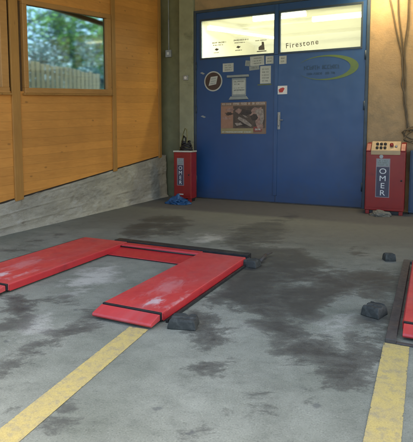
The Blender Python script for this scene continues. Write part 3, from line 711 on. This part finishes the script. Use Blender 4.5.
def blob(cx, cz, rx, rz, seed, y0, y1, n=26, amp=.18):
    q = MB(); q.prism([(cx + rx*math.cos(t)*(1+amp*mnoise.noise((math.cos(t)*1.6+seed, math.sin(t)*1.6, seed))*2), cz + rz*math.sin(t)*(1+amp*mnoise.noise((math.cos(t)*1.6, seed, math.sin(t)*1.6))*2)) for t in [2*math.pi*i/n for i in range(n)]], y0, y1); return q
for i, (cx, cz, rx, rz, m_) in enumerate(((.33, .10, .15, .16, PK), (.40, -.08, .10, .16, PK), (.27, .02, .08, .07, PD), (.36, .13, .06, .07, PP), (.44, .02, .045, .20, PP), (.06, .12, .14, .07, PD), (-.10, .16, .07, .05, PK), (.00, -.14, .18, .06, PD))):
    blob(cx, cz, rx, rz, i*1.7+1, -.0072-.0004*i, -.0064, amp=.28).build('picture_patch', m_, po)
for i, pts in enumerate(([(-.10, .035), (.06, -.035), (.22, -.165), (.19, -.20), (.02, -.115), (-.13, -.015)], [(-.20, -.11), (-.05, -.10), (-.01, -.15), (-.15, -.175)], [(-.02, .075), (.07, .05), (.12, .0), (.06, .01)])):
    q = MB(); q.prism(pts, -.0125-.0004*i, -.0108); q.build('pale_shape', PP, po)
for i, z in enumerate((.0, .10, .19)):
    blob(-.40 + .05*i, z, .10, .035, i+9, -.0078, -.0062, amp=.4).build('panel_patch', PK if i != 1 else PD, po)
q = MB(); q.box(x0+.005, x1-.30, -.0075, -.0045, z0+.015, z0+.125); q.build('yellow_band', simple('poster_yellow', (.30, .26, .12), (.24, .20, .10), 9, .5, bump=0), po)
q = MB(); q.box(x1-.295, x1-.10, -.0075, -.0045, z0+.05, z0+.16); q.build('red_band', simple('poster_red', (.24, .05, .035), (.18, .05, .04), 9, .5, bump=0), po)
q = MB(); scribble(q, x0+.03, x1-.34, -.008, z0+.028, .03, 85); scribble(q, x1-.28, x1-.12, -.008, z0+.08, .04, 86); q.build('small_print', M['paper'], po)
# scratches and tape scraps lower on the door
for x, z, w_, lab in ((-4.88, 1.93, .07, 'torn pale tape scrap on the blue door left of the poster'), (-4.90, 2.93, .06, 'tiny pale sticker on the blue door above the round badge')):
    t = thing('tape_scrap', (x, YD, z), lab, 'tape'); q = MB(); q.prism([(-w_, .01), (-.01, .03), (w_, -.01), (w_*.3, -.03), (-.02, -.012)], -.003, -.001); q.build('tape', M['greypaper'], t)

# ------------------------------------------------------------------ electrics on the walls
jb = thing('junction_box', (-5.83, 10.24, 3.45), 'grey switch box at the foot of the vertical conduit on the dark wall', 'switch box')
q = MB(); q.box(-.075, .075, -.07, -.001, -.085, .085); q.build('box', M['grey'], jb, .008)
q = MB(); q.box(-.03, .03, -.078, -.0705, -.03, .03); q.build('switch', M['white'], jb, .004)
q = MB(); q.tube([(0, -.03, .086), (0, -.03, .80)], .016, 8); q.tube([(0, -.03, .80), (-.005, -.03, 1.5)], .010, 8); q.build('conduit', M['grey'], jb, 0, True)
s2 = thing('wall_socket', (-5.31, 10.12, 2.84), 'small pale socket box on the olive pillar left of the doors', 'socket')
q = MB(); q.box(-.06, .06, -.045, -.001, -.055, .055); q.build('box', M['grey'], s2, .008)
q = MB(); q.cyl((0, -.05, 0), (0, -.046, 0), .033, 16); q.build('socket_face', M['white'], s2)
# cable bundle on the tan wall
cb = thing('cable_bundle', (-.57, 10.2, 1.4), 'three dusty cables twisting together down the tan wall at the right', 'cables')
def wob(pts, n=14, a=.01, seed=0):
    out = []; P = [Vector(p) for p in pts]
    for i in range(len(P)-1):
        for j in range(n):
            p = P[i].lerp(P[i+1], j/n); s = (i*n+j)*.7
            out.append(p + Vector((math.sin(s+seed)*a, 0, 0)))
    out.append(P[-1]); return out
top = [(-.86, -.04, 4.13), (-.72, -.04, 4.12), (-.54, -.04, 4.10)]
q = MB(); q.tube(wob([(-.29-.10, -.04, 3.8), (-.29, -.04, 2.75), (-.01, -.03, 1.6)], 6, .004), .014, 8)
q.bm.free()
K = Vector((.57, 0, -1.4))
for i, (pts, r) in enumerate((([(-.96, -.04, 4.98), (-.86, -.04, 4.13), (-.60, -.045, 3.0), (-.56, -.05, 2.45), (-.52, -.05, 2.05), (-.44, -.05, 1.62)], .014),
                ([(-.74, -.035, 4.98), (-.72, -.035, 4.12), (-.60, -.04, 3.02), (-.59, -.06, 2.5), (-.50, -.06, 2.1), (-.46, -.05, 1.60)], .015),
                ([(-.48, -.04, 4.98), (-.52, -.04, 4.10), (-.57, -.035, 3.05), (-.53, -.05, 2.55), (-.55, -.045, 2.1), (-.42, -.05, 1.58)], .013))):
    q = MB(); q.tube([p + K for p in wob(pts, 10, .010 if i else .006, i*2.1)], r, 8); q.build('cable', M['cable'], cb, 0, True)
q = MB()
for i in range(4):
    c = Vector((-.40 + .012*i, -.07 - .012*i, 1.55 - .03*i)) + K
    q.tube([c + Vector((.15*math.cos(t)*(1+.08*math.sin(3*t+i)), .02*math.sin(2*t+i), .11*math.sin(t) + .03*math.sin(t*2+i*2))) for t in [2*math.pi*j/30 for j in range(31)]], .011, 7)
q.build('cable_coil', M['cable'], cb, 0, True)

# ------------------------------------------------------------------ lift control cabinets
def cabinet(loc, wd, dp, ht, label, rz, wide):
    t = thing('lift_control_cabinet', loc, label, 'control cabinet', 'red lift control cabinets by the doors', rz)
    h = wd/2
    b = MB(); b.box(-h, h, 0, dp, .075, ht); body = b.build('body', M['red_cab'], t, .012, False, 3)
    b = MB(); b.box(-h+.03, h-.03, .04, dp-.02, .0, .074); b.build('base', M['pit'], t, .004)
    for s in (-1, 1):
        b = MB(); b.box(s*(h-.05)-.035, s*(h-.05)+.035, .005, .07, 0, .073); b.build('foot', M['red_cab'], t, .006)
    # door panel line and lock
    b = MB(); b.box(-h+.022, h-.022, -.007, -.0005, .13, ht-.07); d = b.build('door', M['red_cab'], t, .004)
    b = MB(); b.cyl((h-.055, -.016, ht*.55), (h-.055, -.0075, ht*.55), .016, 14); b.build('lock', M['black'], d, 0, True)
    b = MB(); b.box(-h*.42, h*.12, -.010, -.0075, .16, .185) if not wide else b.box(-h*.3, h*.3, -.010, -.0075, .16, .166)
    b.build('lower_strip', M['creamstrip'] if not wide else M['red_cab'], d)
    # name plate with the stacked letters
    pw = .125 if wide else .085; pc = -.035 if wide else -.045; pz1 = ht-.13; pz0 = pz1 - (.74 if wide else .62)
    b = MB(); b.box(pc-pw, pc+pw, -.0105, -.0075, pz0, pz1); pl = b.build('name_plate', M['creamstrip'] if 0 else simple('plate_frame', (.30, .25, .25), (.24, .2, .2), 9, .5, bump=0), d)
    b = MB(); b.box(pc-pw+.012, pc+pw-.012, -.0125, -.0107, pz0+.012, pz1-.16); b.build('plate_field', M['navy'], pl)
    b = MB(); b.box(pc-pw+.02, pc+pw-.02, -.0125, -.0107, pz1-.145, pz1-.015); b.build('emblem_plate', M['greypaper'], pl)
    b = MB()
    for i in range(3): scribble(b, pc-pw+.035, pc+pw-.03, -.0127, pz1-.055-i*.038, .024, 90+i)
    b.build('emblem_print', M['ink'], pl)
    n = 4; span = (pz1-.17) - (pz0+.02); hgt = span/n
    for i, ch in enumerate('OMER'):
        text(ch, pc, -.0130, pz1-.17-(i+1)*hgt+hgt*.14, hgt*(1.06), M['white'], 'letter', pl, 'CENTER', sx=1.15 if wide else 1.0)
    if wide:
        # red cheeks and sloping cream control panel between them
        for s in (-1, 1):
            b = MB(); b.prism([(.0, ht+.001), (dp, ht+.001), (dp, ht+.17), (.14, ht+.15), (.0, ht+.02)], s*h - (.085 if s > 0 else 0), s*h + (.085 if s < 0 else 0), 'x'); b.build('cheek', M['red_cab'], t, .008)
        b = MB(); b.prism([(-.012, ht-.06), (.01, ht-.06), (.17, ht+.165), (dp, ht+.165), (dp, ht+.19), (.155, ht+.19), (-.012, ht+.02)], -h+.09, h-.09, 'x')
        cp = b.build('control_panel', M['cream'], t, .006)
        u = Vector((0, .16, .225)).normalized(); nrm = Vector((0, -.17, .167)).normalized()
        def on(x, s): return Vector((x, -.012, ht+.02)) + Vector((0, .167, .17))*s + nrm*.001
        for x in (-.155, -.085, -.015):
            for s in (.28, .68):
                b = MB(); b.cyl(on(x, s), on(x, s)+nrm*.02, .026, 14); b.build('button', M['black'], cp, 0, True)
        b = MB(); b.cyl(on(.10, .55), on(.10, .55)+nrm*.035, .034, 16); b.build('stop_button', M['red_cab'], cp, 0, True)
        b = MB(); b.cyl(on(.18, .45), on(.18, .45)+nrm*.015, .022, 16); b.build('lamp', M['grey'], cp, 0, True)
        b = MB(); b.cyl((-.07, -.022, ht-.095), (-.07, -.001, ht-.095), .036, 18); b.build('knob', M['grey'], t, .004)
    else:
        b = MB(); b.box(-h-.012, h+.012, -.014, dp, ht+.001, ht+.035); b.build('top_trim', M['creamstrip'], t, .006)
    return t
cabinet((-5.07, 9.46, 0), .43, .30, 1.12, 'narrow red control cabinet beside the olive pillar, cable heap on top', R(3), False)
cabinet((-.80, 9.58, 0), .70, .38, 1.20, 'wide red control cabinet with cream button panel right of the blue doors', R(0), True)
# hose heap on the narrow cabinet
hh = thing('hose_coil', (-5.05, 9.60, 1.157), 'dark hose heap with a yellowish loop on the narrow red cabinet', 'hose')
q = MB(); rr = random.Random(3)
for i in range(7):
    r_ = .15 - .012*i; ph = rr.random()*6
    q.tube([(r_*1.0*math.cos(t+ph), .10*math.sin(t+ph)+.01*math.sin(3*t), .02+.028*i+.02*math.sin(2*t+i)) for t in [2*math.pi*j/24 for j in range(25)]], .020, 8)
q.tube([(-.12, 0, .05), (-.10, -.01, .20), (-.05, -.02, .33), (.0, -.02, .28), (.02, 0, .15)], .022, 8)
q.build('hose_heap', M['black'], hh, 0, True)
q = MB(); q.tube([(-.13, -.06, .01), (-.09, -.08, .12), (-.03, -.09, .36), (.02, -.08, .50), (.06, -.08, .47), (.075, -.08, .33), (.06, -.08, .15), (.07, -.07, .03)], .013, 8)
q.build('hose_loop', M['hose'], hh, 0, True)

# ------------------------------------------------------------------ things on the floor
def crumple(name, loc, size, m, seed, amp, peak=0):
    bm = bmesh.new(); bmesh.ops.create_icosphere(bm, subdivisions=5, radius=1)
    for v in bm.verts:
        p = v.co.copy()
        d = 1 + amp*mnoise.fractal(p*1.7 + Vector((seed, 0, 0)), 1., 2., 3) + amp*.5*(1-abs(mnoise.noise(p*3.1 + Vector((0, seed, 0))))*2)
        q = p*d
        if peak and p.z > 0: q.z += peak*math.exp(-((p.x-.1)**2 + p.y**2)/.05)
        v.co = Vector((q.x*size[0], q.y*size[1], max(q.z, -.35)*size[2] + .35*size[2]))
    me = bpy.data.meshes.new(name); bm.to_mesh(me); bm.free()
    return link(name, me, m, None, 0, True)
o = crumple('plastic_sheet', (0, 0, 0), (.20, .13, .085), M['blueplastic'], 4.2, .55, 1.0); o.location = (-5.02, 9.13, .002)
tag(o, 'crumpled blue plastic sheet on the floor at the foot of the narrow cabinet', 'plastic sheet')
o = crumple('rubble_lump', (0, 0, 0), (.16, .10, .07), M['stone'], 8.8, .35); o.location = (-.83, 9.42, .002)
tag(o, 'pale crumpled lump on the floor under the wide red cabinet', 'rubble')

def pad(loc, sx, sy, sz, rz, label, seed):
    b = MB(); b.box(-sx/2, sx/2, -sy/2, sy/2, 0, sz)
    bm = b.bm; bmesh.ops.subdivide_edges(bm, edges=bm.edges, cuts=17, use_grid_fill=True)
    for v in bm.verts:
        k = mnoise.noise(Vector((v.co.x*14, v.co.y*14, v.co.z*14 + seed)))
        f = 1 - .16*(v.co.z/sz)**2
        k2 = mnoise.noise(Vector((v.co.x*31, v.co.y*31 + seed, v.co.z*31)))
        v.co.x = v.co.x*f + .005*k + .003*k2; v.co.y = v.co.y*f + .005*k + .003*k2
        if v.co.z > sz*.9: v.co.z += .005*k + .003*k2 - .012*(abs(v.co.x)/(sx/2))**6 + (.006 if math.sin(v.co.y*95) > 0 else -.004)
    o = b.build('rubber_block', M['rubber'], None, 0, True)
    o.location = (*loc, .003); o.rotation_euler = (0, 0, rz)
    tag(o, label, 'rubber block', 'dark rubber blocks on the floor'); return o
pad((-1.76, 3.29), .23, .16, .07, R(16), 'dark rubber block against the near corner of the large red lift', 1)
pad((-1.86, 5.17), .18, .16, .075, R(-6), 'dark rubber block against the far corner of the large red lift', 2)
pad((-.40, 4.20), .16, .17, .08, R(-20), 'worn rubber block with pale top beside the steel rim at the right', 3)
pad((-.43, 6.13), .13, .11, .08, R(25), 'smallest bluish rubber block standing alone near the far rim corner', 4)
q = MB(); q.tube([(-1.80, 5.30, .035), (-1.83, 5.60, .04)], .018, 10); q.tube([(-1.83, 5.60, .04), (-1.80, 5.75, .035)], .010, 8)
o = q.build('pipe_offcut', M['steel'], None, 0, True); tag(o, 'short thin pipe lying beyond the far rubber block', 'pipe')

# ------------------------------------------------------------------ scissor lifts
def plate_mat():
    k = NT('worn_lift_paint')
    c = k.mix(k.ramp(k.noise(3, None, 8, .65), [(.35, 0.), (.65, 1.)]), (.54, .045, .042), (.44, .036, .036))
    # tyre dust, greyish pink, in long smears
    sm = k.ramp(k.noise(1, k.coord((4.5, 1.1, 1)), 9, .7, .6), [(.45, 0.), (.75, 1.)])
    c = k.mix(k.math('MULTIPLY', sm, .30), c, (.42, .17, .17))
    sep = k.n('ShaderNodeSeparateXYZ'); k.l(k.co.outputs['Object'], sep.inputs[0])
    # dried cement where a tyre rolled on: two ragged pale smears near the flap
    nz = k.math('MULTIPLY', k.math('SUBTRACT', k.noise(9, k.coord((1, .55, 1)), 11, .8, 1.), .5), 4.2)
    def smear(cx, cy, rx, ry, amt, c):
        dx = k.math('DIVIDE', k.math('SUBTRACT', sep.outputs[0], cx), rx); dy = k.math('DIVIDE', k.math('SUBTRACT', sep.outputs[1], cy), ry)
        d = k.math('MAXIMUM', k.math('ABSOLUTE', dx), k.math('ABSOLUTE', dy))
        f = k.ramp(k.math('SUBTRACT', k.math('ADD', 1., nz), d), [(.15, 0.), (.85, 1.)])
        return k.mix(k.math('MULTIPLY', f, amt), c, (.56, .46, .44))
    c = smear(.42, .20, .10, .14, .80, c); c = smear(.30, .55, .16, .40, .22, c); c = smear(.58, .30, .06, .30, .35, c)
    # bare and rusty chips, scuffs along the length
    ch = k.ramp(k.noise(22, None, 8, .75), [(.63, 0.), (.67, 1.)])
    c = k.mix(k.math('MULTIPLY', ch, .8), c, (.12, .05, .035))
    sc = k.ramp(k.noise(1, k.coord((60, 2.2, 1)), 6, .75, .4), [(.62, 0.), (.70, 1.)])
    c = k.mix(k.math('MULTIPLY', sc, .45), c, (.20, .035, .035))
    gr = k.ramp(k.noise(4, k.coord((1, 1, 1), loc=(4, 2, 0)), 10, .75), [(.52, 0.), (.72, 1.)])
    c = k.mix(k.math('MULTIPLY', gr, .40), c, (.22, .10, .095))
    k.bump(k.noise(60, None, 4), .12, .003)
    return k.set(c, k.ramp(k.noise(6, None, 6), [(.3, .34), (.7, .55)]))
M['plate'] = plate_mat()
PH = .09
def lift(x0, xr, y0, label, rail_gap, rim):
    """two platforms joined by a beam at the back; x0/xr = left edges"""
    t = thing('scissor_lift', (x0, y0, 0), label, 'car lift', 'red scissor car lifts in the bays')
    for (px, wd, L) in ((0, .71, 2.0), (xr - x0, .585, 1.93)):
        b = MB(); b.box(0, wd, 0, L, .022, PH); p = b.build('platform', M['plate'], t, .007); p.location = (px, 0, 0)
        # folded lips along the sides
        b = MB(); b.box(-.006, -.0005, .01, L-.01, .018, PH-.012); b.box(wd+.0005, wd+.006, .01, L-.01, .018, PH-.012); b.build('side_lip', M['red'], p, .002)
        # front ramp flap, hinge gap behind it
        b = MB(); b.prism([(-.030, .03), (-.030, PH-.010), (-.04, PH-.006), (-.165, .052), (-.172, .036), (-.165, .022)], .004, wd-.004, 'x'); fl = b.build('ramp_flap', M['plate'], p, .003)
        b = MB(); b.box(.002, wd-.002, -.024, -.001, .03, PH+.001); b.build('gap_shade_strip', M['pit'], p, .002)  # dark strip fills the hinge gap, standing in for its shade
        # base frame under the platform
        b = MB(); b.box(.03, wd-.03, .03, L-.03, .004, .0215); b.build('base_frame', M['pit'], t).location = (px, 0, 0)
    b = MB()
    xa, xb = .712, xr-x0-.002
    b.prism([(1.57, .012), (1.57, .022), (1.86, .055), (1.885, PH-.003), (1.98, PH-.003), (1.98, .012)], xa, xb, 'x')
    b.build('cross_beam', M['red'], t, .005)
    b = MB(); b.tube([(xa, 1.845, .063), (xb, 1.845, .063)], .009, 8); b.build('hydraulic_line', M['pit'], t, 0, True)
    # edge of the bay: steel frame if rimmed, else dark strips
    W = xr-x0+.585
    b = MB()
    if rim:
        z = .035
        b.box(-.11, -.035, -.27, 2.12, .0, z); b.box(-.11, W+.2, 2.12, 2.20, .0, z); b.box(W+.11, W+.2, -.27, 2.12, .0, z); b.box(-.035, W+.11, -.27, -.23, 0, .012)
        b.build('edge_strips', M['steel'], t, .004)
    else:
        b.box(-.055, -.018, -.05, 2.03, .0, .075); b.box(.45, W-.03, 2.07, 2.20, .0, .078); b.box(W+.018, W+.04, .02, 2.03, .0, .028)  # left strip stands in for the shadow gap along the plate; back is rim
        b.build('edge_strips', M['pit'], t, .003)
    return t
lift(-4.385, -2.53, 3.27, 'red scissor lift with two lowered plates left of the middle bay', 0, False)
lift(-.155, 1.70, 3.93, 'red scissor lift in a steel rim cut off by the right edge', 0, True)

# blue metal locker at the right edge
lk = thing('metal_locker', (.02, 9.75, 0), 'dull blue metal locker at the right edge beside the wide red cabinet', 'locker')
b = MB(); b.box(-.40, .45, .08, .44, .03, 1.22); b.build('body', M['locker'], lk, .008)
b = MB(); b.box(-.375, .02, .070, .0795, .07, 1.18); b.box(.03, .425, .070, .0795, .07, 1.18); b.build('door', M['locker'], lk, .003)
b = MB(); b.box(-.38, .43, .10, .42, 0, .03); b.build('base', M['pit'], lk)

# ------------------------------------------------------------------ behind the cabin: bank, slat fence, shrubs and trees
b = MB(); b.prism([(-60, -.02), (-9.7, -.02), (-9.8, 1.9), (-10.6, 2.6), (-60, 3.2)], -10, 45, 'y')
tag(b.build('bank', simple('grassy_bank', (.10, .12, .04), (.08, .09, .04), 1.5, .95, bump=.5, bdist=.05)), kind='structure')
fe = thing('slat_fence', (-11.4, 12.0, 2.6), 'pale upright slat fence seen through the cabin window', 'fence')
b = attr_mb(); rr = random.Random(2)
y = -2.0
while y < 8.6:
    h = 1.15 + rr.uniform(-.04, .04)
    slab(b.bm, b.lay, y-6.0, y-6.0+.17, lambda q: -.05, lambda q, h=h: h, -.012, .012, rr.random()); y += .215
b.build('slats', M['fence'], fe, .004)
b = attr_mb()
for z in (.2, .85): slab(b.bm, b.lay, -8.0, 2.6, lambda q, z=z: z, lambda q, z=z: z+.09, -.055, -.013, .3)
b.build('rail', M['fence'], fe)

def leaf_mat(name, c):
    k = NT(name); at = k.n('ShaderNodeAttribute', attribute_name='tone')
    col = k.mix(at.outputs['Fac'], tuple(x*.6 for x in c), tuple(min(1, x*1.5) for x in c))
    k.b.inputs['Transmission Weight'].default_value = 0
    tl = k.n('ShaderNodeBsdfTranslucent'); k.l(col, tl.inputs[0]); mx = k.n('ShaderNodeMixShader'); mx.inputs[0].default_value = .45
    k.l(k.b.outputs[0], mx.inputs[1]); k.l(tl.outputs[0], mx.inputs[2]); k.l(mx.outputs[0], k.out.inputs[0])
    return k.set(col, .6)
M['leaf'] = leaf_mat('fresh_leaves', (.09, .17, .04)); M['leaf_blue'] = leaf_mat('blue_green_leaves', (.045, .085, .085))
M['bark'] = simple('bark', (.10, .075, .05), (.06, .045, .03), 8, .95, bump=.8, stretch=(3, 3, .6))
def foliage(n, cz, rx, rz, seed, ls):
    rr = np.random.RandomState(seed); verts = []; faces = []; tone = []
    cl = [(rr.normal(size=3)*np.array([rx, rx, rz])*.5) for _ in range(22)]
    for c in cl:
        ct = rr.rand()*.6
        for _ in range(n//22):
            p = c + rr.normal(size=3)*np.array([rx, rx, rz])*.2
            a, b_ = rr.normal(size=3), rr.normal(size=3); a /= np.linalg.norm(a); b_ -= a*(a@b_); b_ /= np.linalg.norm(b_)
            s = ls*(.6 + .8*rr.rand()); k = len(verts); p = p + np.array([0, 0, cz])
            verts += [p-a*s, p+b_*s*.5, p+a*s, p-b_*s*.5]; faces.append((k, k+1, k+2, k+3)); tone += [min(1, ct + rr.rand()*.4)]*4
    me = bpy.data.meshes.new('foliage'); me.from_pydata([tuple(v) for v in verts], [], faces)
    at = me.attributes.new('tone', 'FLOAT', 'POINT'); at.data.foreach_set('value', tone); return me
def tree(x, y, h, r, seed, label, m):
    t = thing('broadleaf_tree', (x, y, 2.7), label, 'tree', 'trees behind the cabin')
    q = MB(); q.tube([(0, 0, -.2), (.08, .03, h*.3), (-.03, .1, h*.55), (.05, 0, h*.85)], .17, 10, .04)
    rr = random.Random(seed)
    for i in range(6):
        a = rr.random()*6.28; z = h*(.35+.08*i); q.tube([(0, .03, z), (math.cos(a)*r*.4, math.sin(a)*r*.4, z+.3), (math.cos(a)*r*.8, math.sin(a)*r*.8, z+.9)], .06, 6, .015)
    q.build('trunk', M['bark'], t, 0, True)
    c = link('crown', foliage(2300, h*.68, r*1.15, h*.42, seed, .13), m, t)
    return t
tree(-15.5, 20.0, 5.2, 2.0, 1, 'bright green tree showing at the right of the cabin window', M['leaf'])
tree(-18.5, 21.5, 6.0, 2.4, 2, 'dark blue green tree showing in the upper middle of the cabin window', M['leaf_blue'])
tree(-19.0, 18.2, 5.6, 2.2, 3, 'bright green tree showing at the upper left of the cabin window', M['leaf'])
def shrub(x, y, r, h, seed, label, m):
    t = thing('shrub', (x, y, 2.65), label, 'shrub', 'shrubs behind the slat fence')
    q = MB()
    for i in range(5): q.tube([(0, 0, -.1), (math.cos(i*1.3)*r*.3, math.sin(i*1.3)*r*.3, h*.6)], .03, 6, .01)
    q.build('stems', M['bark'], t); link('foliage', foliage(1300, h*.55, r, h*.6, seed, .09), m, t)
shrub(-13.2, 13.6, 1.0, 1.9, 11, 'bluish shrub behind the left part of the slat fence', M['leaf_blue'])
shrub(-13.3, 16.6, 1.1, 2.0, 12, 'bluish shrub behind the right part of the slat fence', M['leaf_blue'])
shrub(-14.5, 18.9, 1.3, 2.2, 13, 'bright shrub furthest right behind the slat fence', M['leaf'])
